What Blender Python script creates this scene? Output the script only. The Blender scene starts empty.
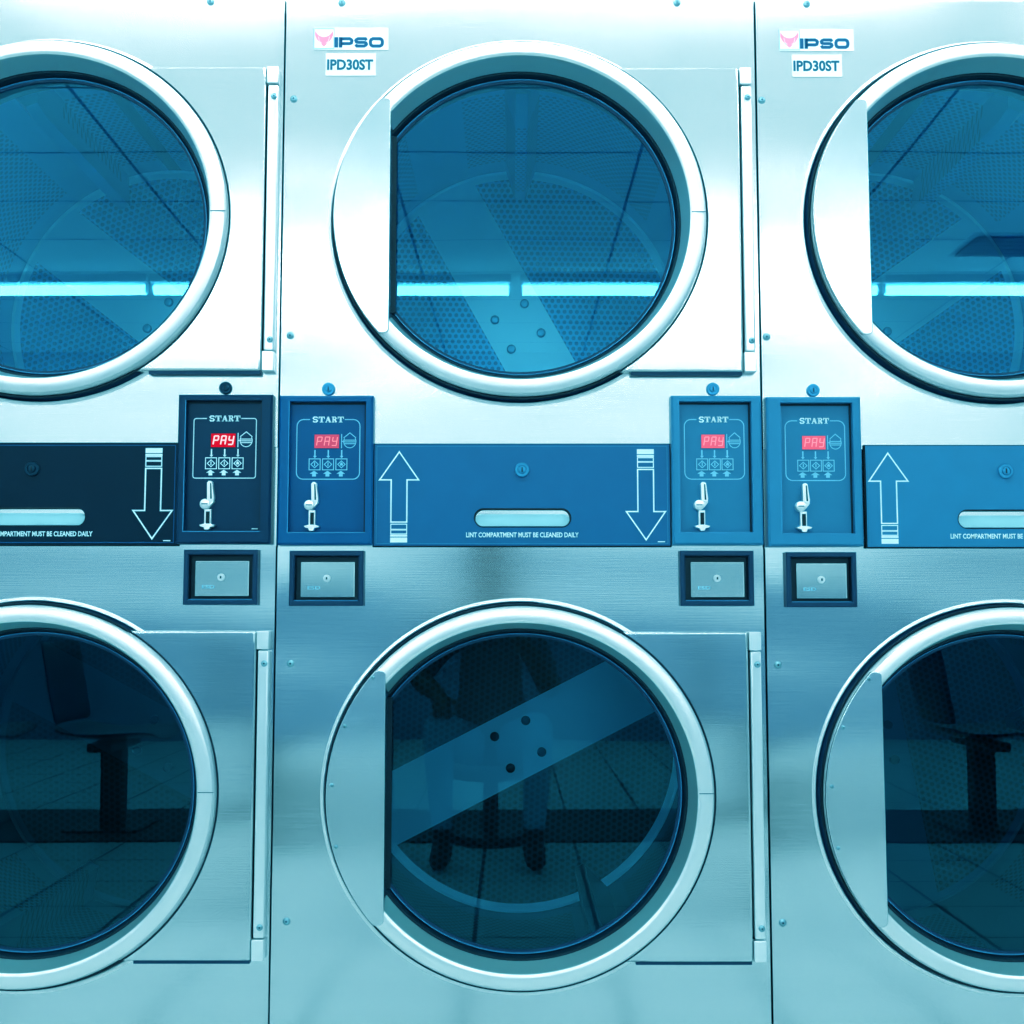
import bpy, bmesh, math, random
from mathutils import Vector
PI = math.pi
C = bpy.context.scene.collection
H = 0.88                                  # lens height above the floor


def lin(c):
    return tuple((v / 255 / 12.92) if v / 255 <= 0.04045 else ((v / 255 + 0.055) / 1.055) ** 2.4 for v in c)


# ------------------------------------------------------------------ materials
def new_mat(name):
    m = bpy.data.materials.new(name)
    m.use_nodes = True
    nt = m.node_tree
    nt.nodes.clear()
    out = nt.nodes.new('ShaderNodeOutputMaterial')
    return m, nt, out


class NT:
    """tiny helper for writing node maths"""
    def __init__(self, nt):
        self.nt = nt

    def n(self, t, **k):
        x = self.nt.nodes.new(t)
        for a, b in k.items():
            setattr(x, a, b)
        return x

    def put(self, sock, v):
        if hasattr(v, 'is_output'):
            self.nt.links.new(v, sock)
        else:
            sock.default_value = v

    def m(self, op, a, b=None, c=None):
        x = self.n('ShaderNodeMath', operation=op)
        self.put(x.inputs[0], a)
        if b is not None:
            self.put(x.inputs[1], b)
        if c is not None:
            self.put(x.inputs[2], c)
        return x.outputs[0]

    def coords(self):
        tc = self.n('ShaderNodeTexCoord')
        s = self.n('ShaderNodeSeparateXYZ')
        self.nt.links.new(tc.outputs['Object'], s.inputs[0])
        return tc.outputs['Object'], s.outputs[0], s.outputs[1], s.outputs[2]

    def mix(self, f, a, b):
        x = self.n('ShaderNodeMix', data_type='RGBA')
        self.put(x.inputs[0], f)
        self.put(x.inputs[6], a)
        self.put(x.inputs[7], b)
        return x.outputs[2]

    def noise(self, vec, scale, detail=3.0, sc=(1, 1, 1)):
        mp = self.n('ShaderNodeMapping')
        mp.inputs['Scale'].default_value = sc
        self.put(mp.inputs['Vector'], vec)
        x = self.n('ShaderNodeTexNoise')
        x.inputs['Scale'].default_value = scale
        x.inputs['Detail'].default_value = detail
        self.nt.links.new(mp.outputs[0], x.inputs['Vector'])
        return x.outputs[0]

    def bump(self, h, strength, dist):
        x = self.n('ShaderNodeBump')
        x.inputs['Strength'].default_value = strength
        x.inputs['Distance'].default_value = dist
        self.put(x.inputs['Height'], h)
        return x.outputs[0]


def rgba(c):
    c = lin(c)
    return (c[0], c[1], c[2], 1)


def plain(name, col, rough=0.4, metal=0.0, grain=0.06, spec=0.5, coat=0.0):
    m, nt, out = new_mat(name)
    k = NT(nt)
    p = k.n('ShaderNodeBsdfPrincipled')
    vec, x, y, z = k.coords()
    nz = k.noise(vec, 22.0, 4.0)
    c = lin(col)
    a = tuple(v * (1 - grain) for v in c) + (1,)
    b = tuple(min(1, v * (1 + grain)) for v in c) + (1,)
    k.put(p.inputs['Base Color'], k.mix(nz, a, b))
    p.inputs['Roughness'].default_value = rough
    p.inputs['Metallic'].default_value = metal
    p.inputs['Specular IOR Level'].default_value = spec
    p.inputs['Coat Weight'].default_value = coat
    nt.links.new(p.outputs[0], out.inputs[0])
    return m


def steel(name, col, rough=0.25, wave=1.0, brush='x'):
    """brushed stainless sheet: stretched grain plus the slow buckling of thin sheet metal"""
    m, nt, out = new_mat(name)
    k = NT(nt)
    p = k.n('ShaderNodeBsdfPrincipled')
    vec, x, y, z = k.coords()
    sc = (3, 3, 260) if brush == 'x' else (260, 3, 3)
    g = k.noise(vec, 3.0, 2.0, sc)
    w = k.noise(vec, 2.1, 1.0, (0.5, 1, 1.6))
    c = lin(col)
    a = tuple(v * 0.95 for v in c) + (1,)
    b = tuple(min(1, v * 1.04) for v in c) + (1,)
    k.put(p.inputs['Base Color'], k.mix(g, a, b))
    p.inputs['Metallic'].default_value = 1.0
    k.put(p.inputs['Roughness'], k.m('MULTIPLY_ADD', g, 0.08, rough - 0.04))
    p.inputs['Anisotropic'].default_value = 0.0
    b1 = k.bump(w, 1.0, 0.02 * wave)
    b2 = k.n('ShaderNodeBump')
    b2.inputs['Strength'].default_value = 0.06
    b2.inputs['Distance'].default_value = 0.0006
    k.put(b2.inputs['Height'], g)
    nt.links.new(b1, b2.inputs['Normal'])
    nt.links.new(b2.outputs[0], p.inputs['Normal'])
    nt.links.new(p.outputs[0], out.inputs[0])
    return m


def glow(name, col, strength):
    m, nt, out = new_mat(name)
    e = nt.nodes.new('ShaderNodeEmission')
    c = lin(col)
    e.inputs[0].default_value = (c[0], c[1], c[2], 1)
    e.inputs[1].default_value = strength
    nt.links.new(e.outputs[0], out.inputs[0])
    return m


def holes(k, u, v, s, r):
    """1 inside a round hole of a staggered punched sheet of pitch s"""
    t = s * math.sqrt(3)

    def lat(ou, ov):
        a = k.m('MULTIPLY', k.m('SUBTRACT', k.m('FRACT', k.m('ADD', k.m('DIVIDE', u, s), ou + 200)), 0.5), s)
        b = k.m('MULTIPLY', k.m('SUBTRACT', k.m('FRACT', k.m('ADD', k.m('DIVIDE', v, t), ov + 200)), 0.5), t)
        return k.m('SQRT', k.m('ADD', k.m('MULTIPLY', a, a), k.m('MULTIPLY', b, b)))
    d = k.m('MINIMUM', lat(0, 0), lat(0.5, 0.5))
    return k.m('LESS_THAN', d, r)


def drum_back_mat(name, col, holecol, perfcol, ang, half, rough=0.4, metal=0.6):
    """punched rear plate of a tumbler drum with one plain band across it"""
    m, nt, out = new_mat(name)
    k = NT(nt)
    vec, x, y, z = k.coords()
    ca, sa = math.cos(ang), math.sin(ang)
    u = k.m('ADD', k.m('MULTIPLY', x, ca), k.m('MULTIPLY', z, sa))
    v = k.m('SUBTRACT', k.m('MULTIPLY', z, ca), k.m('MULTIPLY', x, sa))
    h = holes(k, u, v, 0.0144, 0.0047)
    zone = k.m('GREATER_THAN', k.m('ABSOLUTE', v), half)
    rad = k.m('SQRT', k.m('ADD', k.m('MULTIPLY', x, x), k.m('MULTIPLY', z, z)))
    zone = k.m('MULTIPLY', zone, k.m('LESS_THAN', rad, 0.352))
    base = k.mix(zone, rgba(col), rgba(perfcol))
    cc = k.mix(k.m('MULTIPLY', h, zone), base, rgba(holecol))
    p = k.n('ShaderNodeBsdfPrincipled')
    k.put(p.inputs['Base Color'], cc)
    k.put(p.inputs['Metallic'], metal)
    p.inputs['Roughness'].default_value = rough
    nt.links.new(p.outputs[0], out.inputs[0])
    return m


def drum_wall_mat(name, col, holecol, rough=0.4, metal=0.6):
    m, nt, out = new_mat(name)
    k = NT(nt)
    vec, x, y, z = k.coords()
    an = k.m('ARCTAN2', x, z)
    u = k.m('MULTIPLY', an, 0.372)
    h = holes(k, u, y, 0.0144, 0.0047)
    f = k.m('FRACT', k.m('ADD', k.m('MULTIPLY', an, 4 / (2 * PI)), 10.2))
    zone = k.m('MULTIPLY', k.m('LESS_THAN', f, 0.78), k.m('MULTIPLY', k.m('GREATER_THAN', y, 0.22), k.m('LESS_THAN', y, 0.58)))
    cc = k.mix(k.m('MULTIPLY', h, zone), rgba(col), rgba(holecol))
    p = k.n('ShaderNodeBsdfPrincipled')
    k.put(p.inputs['Base Color'], cc)
    k.put(p.inputs['Metallic'], metal)
    p.inputs['Roughness'].default_value = rough
    nt.links.new(p.outputs[0], out.inputs[0])
    return m


def glass_mat(name, tint, refl, ior=1.5, mult=1.8):
    m, nt, out = new_mat(name)
    k = NT(nt)
    t = k.n('ShaderNodeBsdfTransparent')
    t.inputs[0].default_value = tint + (1,)
    g = k.n('ShaderNodeBsdfGlossy')
    g.inputs['Color'].default_value = refl + (1,)
    g.inputs['Roughness'].default_value = 0.004
    vec, x, y, z = k.coords()
    w = k.noise(vec, 2.2, 1.0)
    nt.links.new(k.bump(w, 0.2, 0.003), g.inputs['Normal'])
    fr = k.n('ShaderNodeFresnel')
    fr.inputs[0].default_value = ior
    f = k.m('MINIMUM', k.m('MULTIPLY', fr.outputs[0], mult), 0.45)
    mx = k.n('ShaderNodeMixShader')
    nt.links.new(f, mx.inputs[0])
    nt.links.new(t.outputs[0], mx.inputs[1])
    nt.links.new(g.outputs[0], mx.inputs[2])
    nt.links.new(mx.outputs[0], out.inputs[0])
    return m


def grid_mat(name, col, line, sx, sy, ox, oy, w, rough=0.6, var=0.05, spec=0.3, emit=0.0):
    """square tiles with joints (floor tiles, ceiling boards)"""
    m, nt, out = new_mat(name)
    k = NT(nt)
    vec, x, y, z = k.coords()

    def edge(c, s, o):
        f = k.m('FRACT', k.m('ADD', k.m('DIVIDE', k.m('SUBTRACT', c, o), s), 100))
        d = k.m('MINIMUM', f, k.m('SUBTRACT', 1.0, f))
        return k.m('LESS_THAN', d, w / s / 2)
    e = k.m('MAXIMUM', edge(x, sx, ox), edge(y, sy, oy))
    nz = k.noise(vec, 5.0, 5.0)
    c = lin(col)
    base = k.mix(nz, tuple(v * (1 - var) for v in c) + (1,), tuple(min(1, v * (1 + var)) for v in c) + (1,))
    p = k.n('ShaderNodeBsdfPrincipled')
    cc = k.mix(e, base, rgba(line))
    k.put(p.inputs['Base Color'], cc)
    k.put(p.inputs['Emission Color'], cc)
    p.inputs['Emission Strength'].default_value = emit
    p.inputs['Roughness'].default_value = rough
    p.inputs['Specular IOR Level'].default_value = spec
    nt.links.new(p.outputs[0], out.inputs[0])
    return m


M = {}
M['steel_top'] = steel('brushed_steel_sheet', (208, 211, 212), 0.19, 0.45)
M['steel_low'] = steel('brushed_steel_sheet_lower', (204, 210, 213), 0.14, 0.6)
M['steel_ring'] = plain('spun_steel_ring', (232, 235, 236), 0.34, 0.7, 0.02)
M['ring_bevel'] = plain('ring_bevel_steel', (196, 192, 186), 0.36, 0.8, 0.03)  # ring steel darkened in colour to dim the bevel's reflection
M['steel_flat'] = steel('steel_door_plate', (210, 216, 219), 0.18, 0.4)
M['steel_part'] = plain('polished_steel', (232, 237, 239), 0.28, 0.6, 0.03)
M['screw_steel'] = plain('screw_steel', (150, 178, 188), 0.3, 1.0, 0.03)
M['screw_dark'] = plain('screw_recess', (20, 50, 66), 0.5)
M['body'] = plain('galvanised_casing', (30, 60, 74), 0.5, 0.6)
M['gap'] = plain('dark_gap', (4, 16, 24), 0.7)
M['rubber'] = plain('black_rubber', (4, 22, 34), 0.42, 0, 0.08, 0.4)
M['seal'] = plain('dark_blue_seal', (8, 50, 78), 0.4, 0, 0.08, 0.4)
M['bead'] = plain('glass_edge_bead', (80, 150, 195), 0.2, 0.4)
M['lock_blue'] = plain('blue_lock_metal', (70, 140, 180), 0.3, 0.7)
M['lock_dark'] = plain('dark_lock_metal', (24, 52, 68), 0.3, 0.7)
M['white'] = plain('white_print', (225, 243, 250), 0.5, 0, 0.01)
M['decal'] = plain('white_decal_film', (232, 236, 238), 0.45, 0, 0.01)
M['ink'] = plain('blue_ink', (14, 84, 128), 0.5, 0, 0.02)
M['ink_dark'] = plain('slate_blue_ink', (24, 92, 120), 0.5, 0, 0.02)
M['pink'] = plain('pink_print', (255, 150, 182), 0.5, 0, 0.02)
M['slot'] = plain('slot_black', (3, 12, 20), 0.6)
M['slot_back'] = plain('slot_back_steel', (190, 226, 236), 0.5, 0.2)
BLUES = {'dark': (4, 46, 74), 'mid': (4, 86, 136), 'light': (60, 128, 168)}  # glare across the row is painted into these panel tones
M['lint_dark'] = plain('lint_panel_no_glare', (0, 28, 46), 0.36, 0, 0.10, 0.22)
M['lint_mid'] = plain('lint_panel_some_glare', (4, 92, 140), 0.36, 0, 0.10)
M['lint_light'] = plain('lint_panel_full_glare', (40, 120, 164), 0.36, 0, 0.10)
for t, c in BLUES.items():
    M['frame_' + t] = plain('control_frame_' + t, c, 0.36, 0, 0.08, 0.3)
    M['face_' + t] = plain('control_face_' + t, tuple(int(v * 0.95) for v in c), 0.32, 0, 0.10, 0.3)
M['coin_frame'] = plain('coin_frame_navy', (4, 44, 74), 0.35, 0, 0.08)
M['coin_well'] = plain('coin_well', (3, 20, 34), 0.5)
M['drawer'] = steel('coin_drawer_steel', (182, 190, 192), 0.16, 0.5)
M['led_dark'] = glow('led_red', (238, 18, 44), 0.9)
M['led_mid'] = glow('led_red_hazed', (226, 84, 110), 0.95)  # haze of glare mixed into the paler displays and digits
M['led_light'] = glow('led_red_pale', (246, 104, 128), 0.95)
M['dig_dark'] = glow('led_digit', (255, 226, 226), 1.0)
M['dig_mid'] = glow('led_digit_dim', (246, 150, 160), 1.0)
M['dig_light'] = glow('led_digit_faint', (255, 160, 172), 1.0)
M['glass_up'] = glass_mat('door_glass_upper', (0.80, 0.96, 1.0), (0.20, 0.71, 1.0), 1.5, 3.2)
M['glass_low'] = glass_mat('door_glass_lower', (0.72, 0.93, 1.0), (0.16, 0.62, 0.78), 1.5, 2.0)
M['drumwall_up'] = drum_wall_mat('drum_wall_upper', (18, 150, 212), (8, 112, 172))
M['drumwall_low'] = drum_wall_mat('drum_wall_lower', (10, 70, 92), (2, 22, 30))  # lower drums coloured darker for the dimmer light inside


# ------------------------------------------------------------------ mesh builder
class MB:
    def __init__(self, *mats):
        self.v, self.f, self.mi, self.mats = [], [], [], list(mats)

    def mat(self, m):
        if m is None:
            return 0
        if m not in self.mats:
            self.mats.append(m)
        return self.mats.index(m)

    def add(self, vs, fs, m=None):
        o = len(self.v)
        i = self.mat(m)
        self.v += [tuple(p) for p in vs]
        for f in fs:
            self.f.append([q + o for q in f])
            self.mi.append(i)
        return self

    def box(self, x0, x1, y0, y1, z0, z1, m=None):
        vs = [(x, y, z) for x in (x0, x1) for y in (y0, y1) for z in (z0, z1)]
        return self.add(vs, [(0, 1, 3, 2), (4, 6, 7, 5), (0, 4, 5, 1), (2, 3, 7, 6), (0, 2, 6, 4), (1, 5, 7, 3)], m)

    def prism(self, poly, y0, y1, m=None):
        """polygon in x,z given counter-clockwise as seen from the front; y0 is the front"""
        n = len(poly)
        vs = [(p[0], y0, p[1]) for p in poly] + [(p[0], y1, p[1]) for p in poly]
        fs = [list(range(n)), list(range(2 * n - 1, n - 1, -1))]
        fs += [(i, i + n, (i + 1) % n + n, (i + 1) % n) for i in range(n)]
        return self.add(vs, fs, m)

    def loops(self, rings, closed=True, m=None, cap0=False, cap1=False):
        n = len(rings[0])
        vs = [p for r in rings for p in r]
        fs = []
        for j in range(len(rings) - 1):
            for i in range(n if closed else n - 1):
                a, b = j * n + i, j * n + (i + 1) % n
                fs.append((a, b, b + n, a + n))
        if cap0:
            fs.append(list(range(n - 1, -1, -1)))
        if cap1:
            fs.append([(len(rings) - 1) * n + i for i in range(n)])
        return self.add(vs, fs, m)

    def lathe(self, prof, cx=0, cz=0, n=128, zs=1.0, m=None, cap0=False, cap1=False):
        """prof = [(r, y)] turned about the y axis through cx,cz"""
        rings = [[(cx + r * math.cos(2 * PI * i / n), y, cz + zs * r * math.sin(2 * PI * i / n)) for i in range(n)] for r, y in prof]
        return self.loops(rings, True, m, cap0, cap1)

    def stroke(self, pts, w, y, m=None, closed=False, t=0.0004):
        """flat line of width w along pts (x,z) with mitred corners"""
        P = [Vector((p[0], p[1])) for p in pts]
        n = len(P)
        L, R = [], []
        for i in range(n):
            a = P[i - 1] if (i > 0 or closed) else None
            b = P[(i + 1) % n] if (i < n - 1 or closed) else None
            d0 = (P[i] - a).normalized() if a is not None else None
            d1 = (b - P[i]).normalized() if b is not None else None
            d0 = d1 if d0 is None else d0
            d1 = d0 if d1 is None else d1
            n0, n1 = Vector((-d0.y, d0.x)), Vector((-d1.y, d1.x))
            mm = n0 + n1
            if mm.length < 1e-4:
                mm = n0
            mm.normalize()
            s = w / 2 / max(0.35, mm.dot(n0))
            L.append(P[i] + mm * s)
            R.append(P[i] - mm * s)
        vs = [(p.x, y, p.y) for p in L] + [(p.x, y, p.y) for p in R]
        vs += [(p.x, y + t, p.y) for p in L] + [(p.x, y + t, p.y) for p in R]
        fs = []
        for i in range(n if closed else n - 1):
            j = (i + 1) % n
            fs += [(i, i + n, j + n, j), (i, j, j + 2 * n, i + 2 * n), (i + n, i + 3 * n, j + 3 * n, j + n)]
        return self.add(vs, fs, m)

    def text(self, s, cx, cz, y, width, height, m=None, bold=0.0):
        cu = bpy.data.curves.new('lettering', 'FONT')
        cu.body = s
        cu.size = 1.0
        cu.offset = bold
        cu.resolution_u = 3
        o = bpy.data.objects.new('lettering', cu)
        C.objects.link(o)
        dg = bpy.context.evaluated_depsgraph_get()
        me = bpy.data.meshes.new_from_object(o.evaluated_get(dg))
        xs = [v.co.x for v in me.vertices]
        zs = [v.co.y for v in me.vertices]
        x0, x1, z0, z1 = min(xs), max(xs), min(zs), max(zs)
        vs = [(cx + ((v.co.x - x0) / (x1 - x0) - 0.5) * width, y, cz + ((v.co.y - z0) / (z1 - z0) - 0.5) * height) for v in me.vertices]
        self.add(vs, [list(p.vertices) for p in me.polygons], m)
        bpy.data.objects.remove(o)
        bpy.data.curves.remove(cu)
        bpy.data.meshes.remove(me)
        return self

    def build(self, name, parent=None, bevel=0.0, seg=2, smooth=True, label=None):
        me = bpy.data.meshes.new(name)
        me.from_pydata(self.v, [], self.f)
        for mt in self.mats:
            me.materials.append(mt)
        for p, i in zip(me.polygons, self.mi):
            p.material_index = i
            p.use_smooth = smooth
        bm = bmesh.new()
        bm.from_mesh(me)
        bmesh.ops.recalc_face_normals(bm, faces=bm.faces)
        bm.to_mesh(me)
        bm.free()
        if smooth:
            me.set_sharp_from_angle(angle=math.radians(34))
        o = bpy.data.objects.new(name, me)
        C.objects.link(o)
        if parent is not None:
            o.parent = parent
        if bevel:
            b = o.modifiers.new('Bevel', 'BEVEL')
            b.width = bevel
            b.segments = seg
            b.limit_method = 'ANGLE'
            b.angle_limit = math.radians(40)
            b.harden_normals = False
        if label:
            o['label'] = label
        return o


def rounded(x0, x1, z0, z1, r, n=6):
    pts = []
    for cx, cz, a in ((x1 - r, z0 + r, -90), (x1 - r, z1 - r, 0), (x0 + r, z1 - r, 90), (x0 + r, z0 + r, 180)):
        for i in range(n + 1):
            t = math.radians(a + 90 * i / n)
            pts.append((cx + r * math.cos(t), cz + r * math.sin(t)))
    return pts


def thing(name, label, cat, loc=(0, 0, 0), group=None):
    o = bpy.data.objects.new(name, None)
    C.objects.link(o)
    o.location = loc
    o.empty_display_size = 0.05
    o['label'] = label
    o['category'] = cat
    if group:
        o['group'] = group
    return o


def tag(o, label, cat, group=None):
    o['label'] = label
    o['category'] = cat
    if group:
        o['group'] = group
    return o


def struct(o):
    o['kind'] = 'structure'
    return o


# ------------------------------------------------------------------ the dryer
ZS = 0.976            # the doors are a touch wider than high
UC, LC = H + 0.667, H - 0.2925       # door centres
R0 = 0.3135           # outer radius of the door ring


def plate_with_hole(mb, x0, x1, z0, z1, cz, prof, m=None, back=0.02):
    """rectangular sheet with a pressed round opening; prof runs from the rim inwards"""
    angs = [2 * PI * i / 128 for i in range(128)]
    for px, pz in ((x0, z0), (x1, z0), (x0, z1), (x1, z1)):
        angs.append(math.atan2((pz - cz) / ZS, px) % (2 * PI))
    angs = sorted(set(round(a, 6) for a in angs))
    outer = []
    for a in angs:
        c, s = math.cos(a), math.sin(a) * ZS
        ts = []
        if abs(c) > 1e-9:
            ts.append((x1 if c > 0 else x0) / c)
        if abs(s) > 1e-9:
            ts.append(((z1 - cz) if s > 0 else (z0 - cz)) / s)
        t = min(ts)
        outer.append((c * t, cz + s * t))
    rings = [[(p[0], back, p[1]) for p in outer], [(p[0], 0.0, p[1]) for p in outer]]
    rim = [[(r * math.cos(a), y, cz + r * ZS * math.sin(a)) for a in angs] for r, y in prof]
    mb.loops(rings + rim[:1], True, m)
    mb.loops(rim, True, M['steel_ring'])


def screw(parent, x, z, y, r=0.0046, name='screw'):
    mb = MB(M['screw_steel'])
    mb.lathe([(r * 1.12, y), (r * 1.12, y - 0.0007), (r, y - 0.0015), (r * 0.72, y - 0.0028), (r * 0.36, y - 0.0033)], x, z, 20, m=None, cap1=True)
    mb.lathe([(r * 0.34, y - 0.0030), (r * 0.30, y - 0.0036)], x, z, 8, m=M['screw_dark'], cap1=True)
    return mb.build(name, parent)


def key_lock(parent, x, z, y, r, m_body, name='lock', wide=1.0):
    mb = MB(m_body)
    mb.lathe([(r, y), (r, y - 0.003), (r * 0.9, y - 0.0045), (r * 0.62, y - 0.0045), (r * 0.58, y - 0.0028), (r * 0.5, y - 0.0028), (r * 0.46, y - 0.0052), (r * 0.2, y - 0.0055)], x, z, 28, cap1=True)
    mb.box(x - r * 0.09 * wide, x + r * 0.09 * wide, y - 0.0062, y - 0.005, z - r * 0.30, z + r * 0.34, M['slot'])
    return mb.build(name, parent)


def make_door(root, cz, upper, label):
    ks = M['steel_top'] if upper else M['steel_low']
    # the door pan behind the ring: square towards the hinge at the right
    hz = 0.2635
    xr = 0.3735
    mb = MB(ks)
    ir = 0.305
    m2 = 40
    amax = math.acos(0.03 / 0.316)
    ac = math.atan2(hz / ZS, xr)
    angs = sorted([-amax + 2 * amax * i / m2 for i in range(m2 + 1)] + [ac, -ac])
    inner = [(ir * math.cos(a), cz + ir * ZS * math.sin(a)) for a in angs]
    outer = []
    for a in angs:
        c, s = math.cos(a), ZS * math.sin(a)
        t = min(xr / c, hz / abs(s) if abs(s) > 1e-6 else 9)
        t = max(t, 0.3145)
        outer.append((c * t, cz + s * t))
    yf = -0.016
    rings = [[(p[0], 0.001, p[1]) for p in outer], [(p[0], yf, p[1]) for p in outer], [(p[0], yf, p[1]) for p in inner], [(p[0], 0.001, p[1]) for p in inner]]
    mb.loops(rings, False)
    door = mb.build('door', root, bevel=0.0055, seg=4, label=label)
    mb = MB(M['seal'])  # dark strip added for the shadow under the flange
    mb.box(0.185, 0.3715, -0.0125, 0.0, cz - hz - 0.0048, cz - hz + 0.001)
    mb.build('flange_shadow', door)
    # rubber seal round the left of the door, between door and cabinet
    mb = MB(M['seal'])
    mb.lathe([(0.3200, 0.012), (0.3200, 0.005), (0.3165, 0.003), (0.3120, -0.004), (0.3105, -0.020), (0.300, -0.020)], 0, cz, 128, ZS)
    mb.build('door_seal', door)
    # the spun ring
    mb = MB(M['steel_ring'])
    mb.lathe([(0.309, 0.004), (R0 - 0.0015, -0.012), (R0, -0.0175), (R0 - 0.0008, -0.024), (R0 - 0.004, -0.0295), (R0 - 0.009, -0.0315), (0.2915, -0.0325), (0.2880, -0.0318), (0.2855, -0.0295)], 0, cz, 160, ZS)
    mb.lathe([(0.2855, -0.0295), (0.2838, -0.026), (0.2755, 0.012), (0.2735, 0.016)], 0, cz, 160, ZS, M['ring_bevel'])
    ring = mb.build('door_ring', door)
    # groove line and joint of the ring
    mb = MB(M['rubber'])
    mb.lathe([(0.3132, -0.0150), (0.3150, -0.0168), (0.3172, -0.0168), (0.3180, -0.0155)], 0, cz, 160, ZS)
    mb.build('ring_groove', door)
    mb = MB(M['screw_dark'])
    mb.box(0.2875, 0.3125, -0.0330, -0.0320, cz + 0.0045, cz + 0.0055)
    mb.build('ring_joint', door)
    # gasket and glass
    mb = MB(M['rubber'])
    mb.lathe([(0.2765, 0.010), (0.2745, 0.0135), (0.2725, 0.0140), (0.2700, 0.020), (0.2690, 0.026), (0.2680, 0.027)], 0, cz, 128, ZS)
    mb.lathe([(0.2680, 0.026), (0.2672, 0.0235), (0.2662, 0.0235), (0.2655, 0.026)], 0, cz, 128, ZS, M['bead'])
    mb.lathe([(0.2655, 0.026), (0.2615, 0.0265), (0.2615, 0.031)], 0, cz, 128, ZS, M['seal'])
    mb.build('glass_gasket', door)
    mb = MB(M['glass_up'] if upper else M['glass_low'])
    # slightly domed pane
    prof = [(0.2625 * t, 0.0290 - 0.0004 * (1 - t * t)) for t in (1, .9, .8, .7, .6, .5, .4, .3, .2, .1, .02)]
    mb.lathe(prof, 0, cz, 96, ZS, cap1=True)
    mb.build('door_glass', door)
    # flat pull plate over the left of the ring
    xe = -0.2185
    zt = 0.2015
    rr = R0 - 0.0005
    a1 = math.acos(max(-1, -math.sqrt(max(0, rr * rr - (zt / ZS) ** 2)) / rr))
    arc = [(rr * math.cos(a1 + (2 * PI - 2 * a1) * i / 40), cz + ZS * rr * math.sin(a1 + (2 * PI - 2 * a1) * i / 40)) for i in range(41)]
    poly = arc + [(xe - 0.006, cz - zt), (xe - 0.0018, cz - zt + 0.002), (xe, cz - zt + 0.006), (xe, cz + zt - 0.006), (xe - 0.0018, cz + zt - 0.002), (xe - 0.006, cz + zt)]
    mb = MB(M['steel_flat'])
    mb.prism(poly, -0.0345, -0.026)
    # the plate's folded inner edge reaches back to the gasket
    mb.box(xe - 0.0022, xe, -0.032, 0.018, cz - zt + 0.012, cz + zt - 0.012)
    mb.build('pull_plate', door, bevel=0.0012)
    mb = MB(M['rubber'])
    mb.box(xe - 0.0005, xe + 0.006, 0.016, 0.0235, cz - 0.155, cz + 0.155)
    mb.build('plate_seal', door)
    if not upper:
        for px, pz in ((-0.2395, 0.1905), (-0.2835, 0.1125), (-0.3035, 0.019), (-0.2955, -0.078)):
            screw(door, px, cz + pz, -0.0345, 0.0030)
    # hinge: two knuckle blocks and a long screwed leaf
    for za, zb in ((0.2335, 0.2635), (-0.2635, -0.2300)):
        mb = MB(M['steel_part'])
        mb.box(0.3745, 0.3945, -0.0175, 0.0, cz + za, cz + zb)
        mb.build('hinge_knuckle', door, bevel=0.0012)
    mb = MB(M['steel_part'])
    mb.box(0.3765, 0.3945, -0.0155, 0.0, cz - 0.2285, cz + 0.232)
    mb.build('hinge_leaf', door, bevel=0.003, seg=3)
    mb = MB(M['gap'])
    mb.box(0.3735, 0.3788, -0.004, 0.0, cz - 0.23, cz + 0.2335)
    mb.build('hinge_gap', door)
    for s in (1, -1):
        screw(door, 0.3875, cz + s * 0.2105, -0.0160, 0.0046)
    return door


def make_drum(root, cz, upper, ang, half, bolts, plain_band=(30, 165, 225), punched=(10, 50, 62)):
    k = 'up' if upper else 'low'
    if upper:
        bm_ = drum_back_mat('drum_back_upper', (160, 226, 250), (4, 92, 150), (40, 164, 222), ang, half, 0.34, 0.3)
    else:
        bm_ = drum_back_mat('drum_back_lower', plain_band, (1, 6, 9), punched, ang, half, 0.34, 0.15)  # light put into the band colour, bright only in the middle dryer
    mb = MB(M['drumwall_' + k])
    mb.lathe([(0.372, -0.32), (0.372, 0.325)], 0, 0, 96)
    mb.v = [(p[0], p[1] + 0.32, p[2]) for p in mb.v]
    drum = mb.build('drum', root)
    drum.location = (0, 0.11, cz)
    mb = MB(bm_)
    mb.lathe([(0.3715, 0.0), (0.366, 0.004), (0.02, 0.004)], 0, 0, 96, cap1=True)
    b = mb.build('drum_back', drum)
    b.location = (0, 0.640, 0)
    ca, sa = math.cos(ang), math.sin(ang)
    for u, v in bolts:
        x, z = u * ca - v * sa, u * sa + v * ca
        mb = MB(M['screw_dark'] if not upper else M['lock_blue'])
        mb.lathe([(0.0105, 0.643), (0.0105, 0.639), (0.008, 0.636), (0.005, 0.6355)], x, z, 16, cap1=True)
        mb.build('bolt', drum)
    # lifters along the drum wall
    for i in range(3):
        a = ang + PI / 6 + i * 2 * PI / 3
        mb = MB(M['drumwall_' + k])
        c, s = math.cos(a), math.sin(a)
        prof = [(-0.035, 0.371), (-0.012, 0.30), (0.012, 0.30), (0.035, 0.371)]
        rings = []
        for y in (0.10, 0.13, 0.60, 0.636):
            kk = 0.75 if y in (0.10,) else 1.0
            rings.append([(r2 * c - t * s, y, r2 * s + t * c) for t, r in prof for r2 in [0.371 - (0.371 - r) * kk]])
        mb.loops(rings, True, None, True, True)
        mb.build('lifter', drum)
    # front throat between door opening and drum
    mb = MB(M['rubber'])
    mb.lathe([(0.3202, 0.031), (0.3202, 0.045), (0.300, 0.047), (0.285, 0.06), (0.285, 0.102), (0.39, 0.104)], 0, 0, 96, ZS)
    t = mb.build('door_opening', root)
    t.location = (0, 0, cz)


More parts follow.
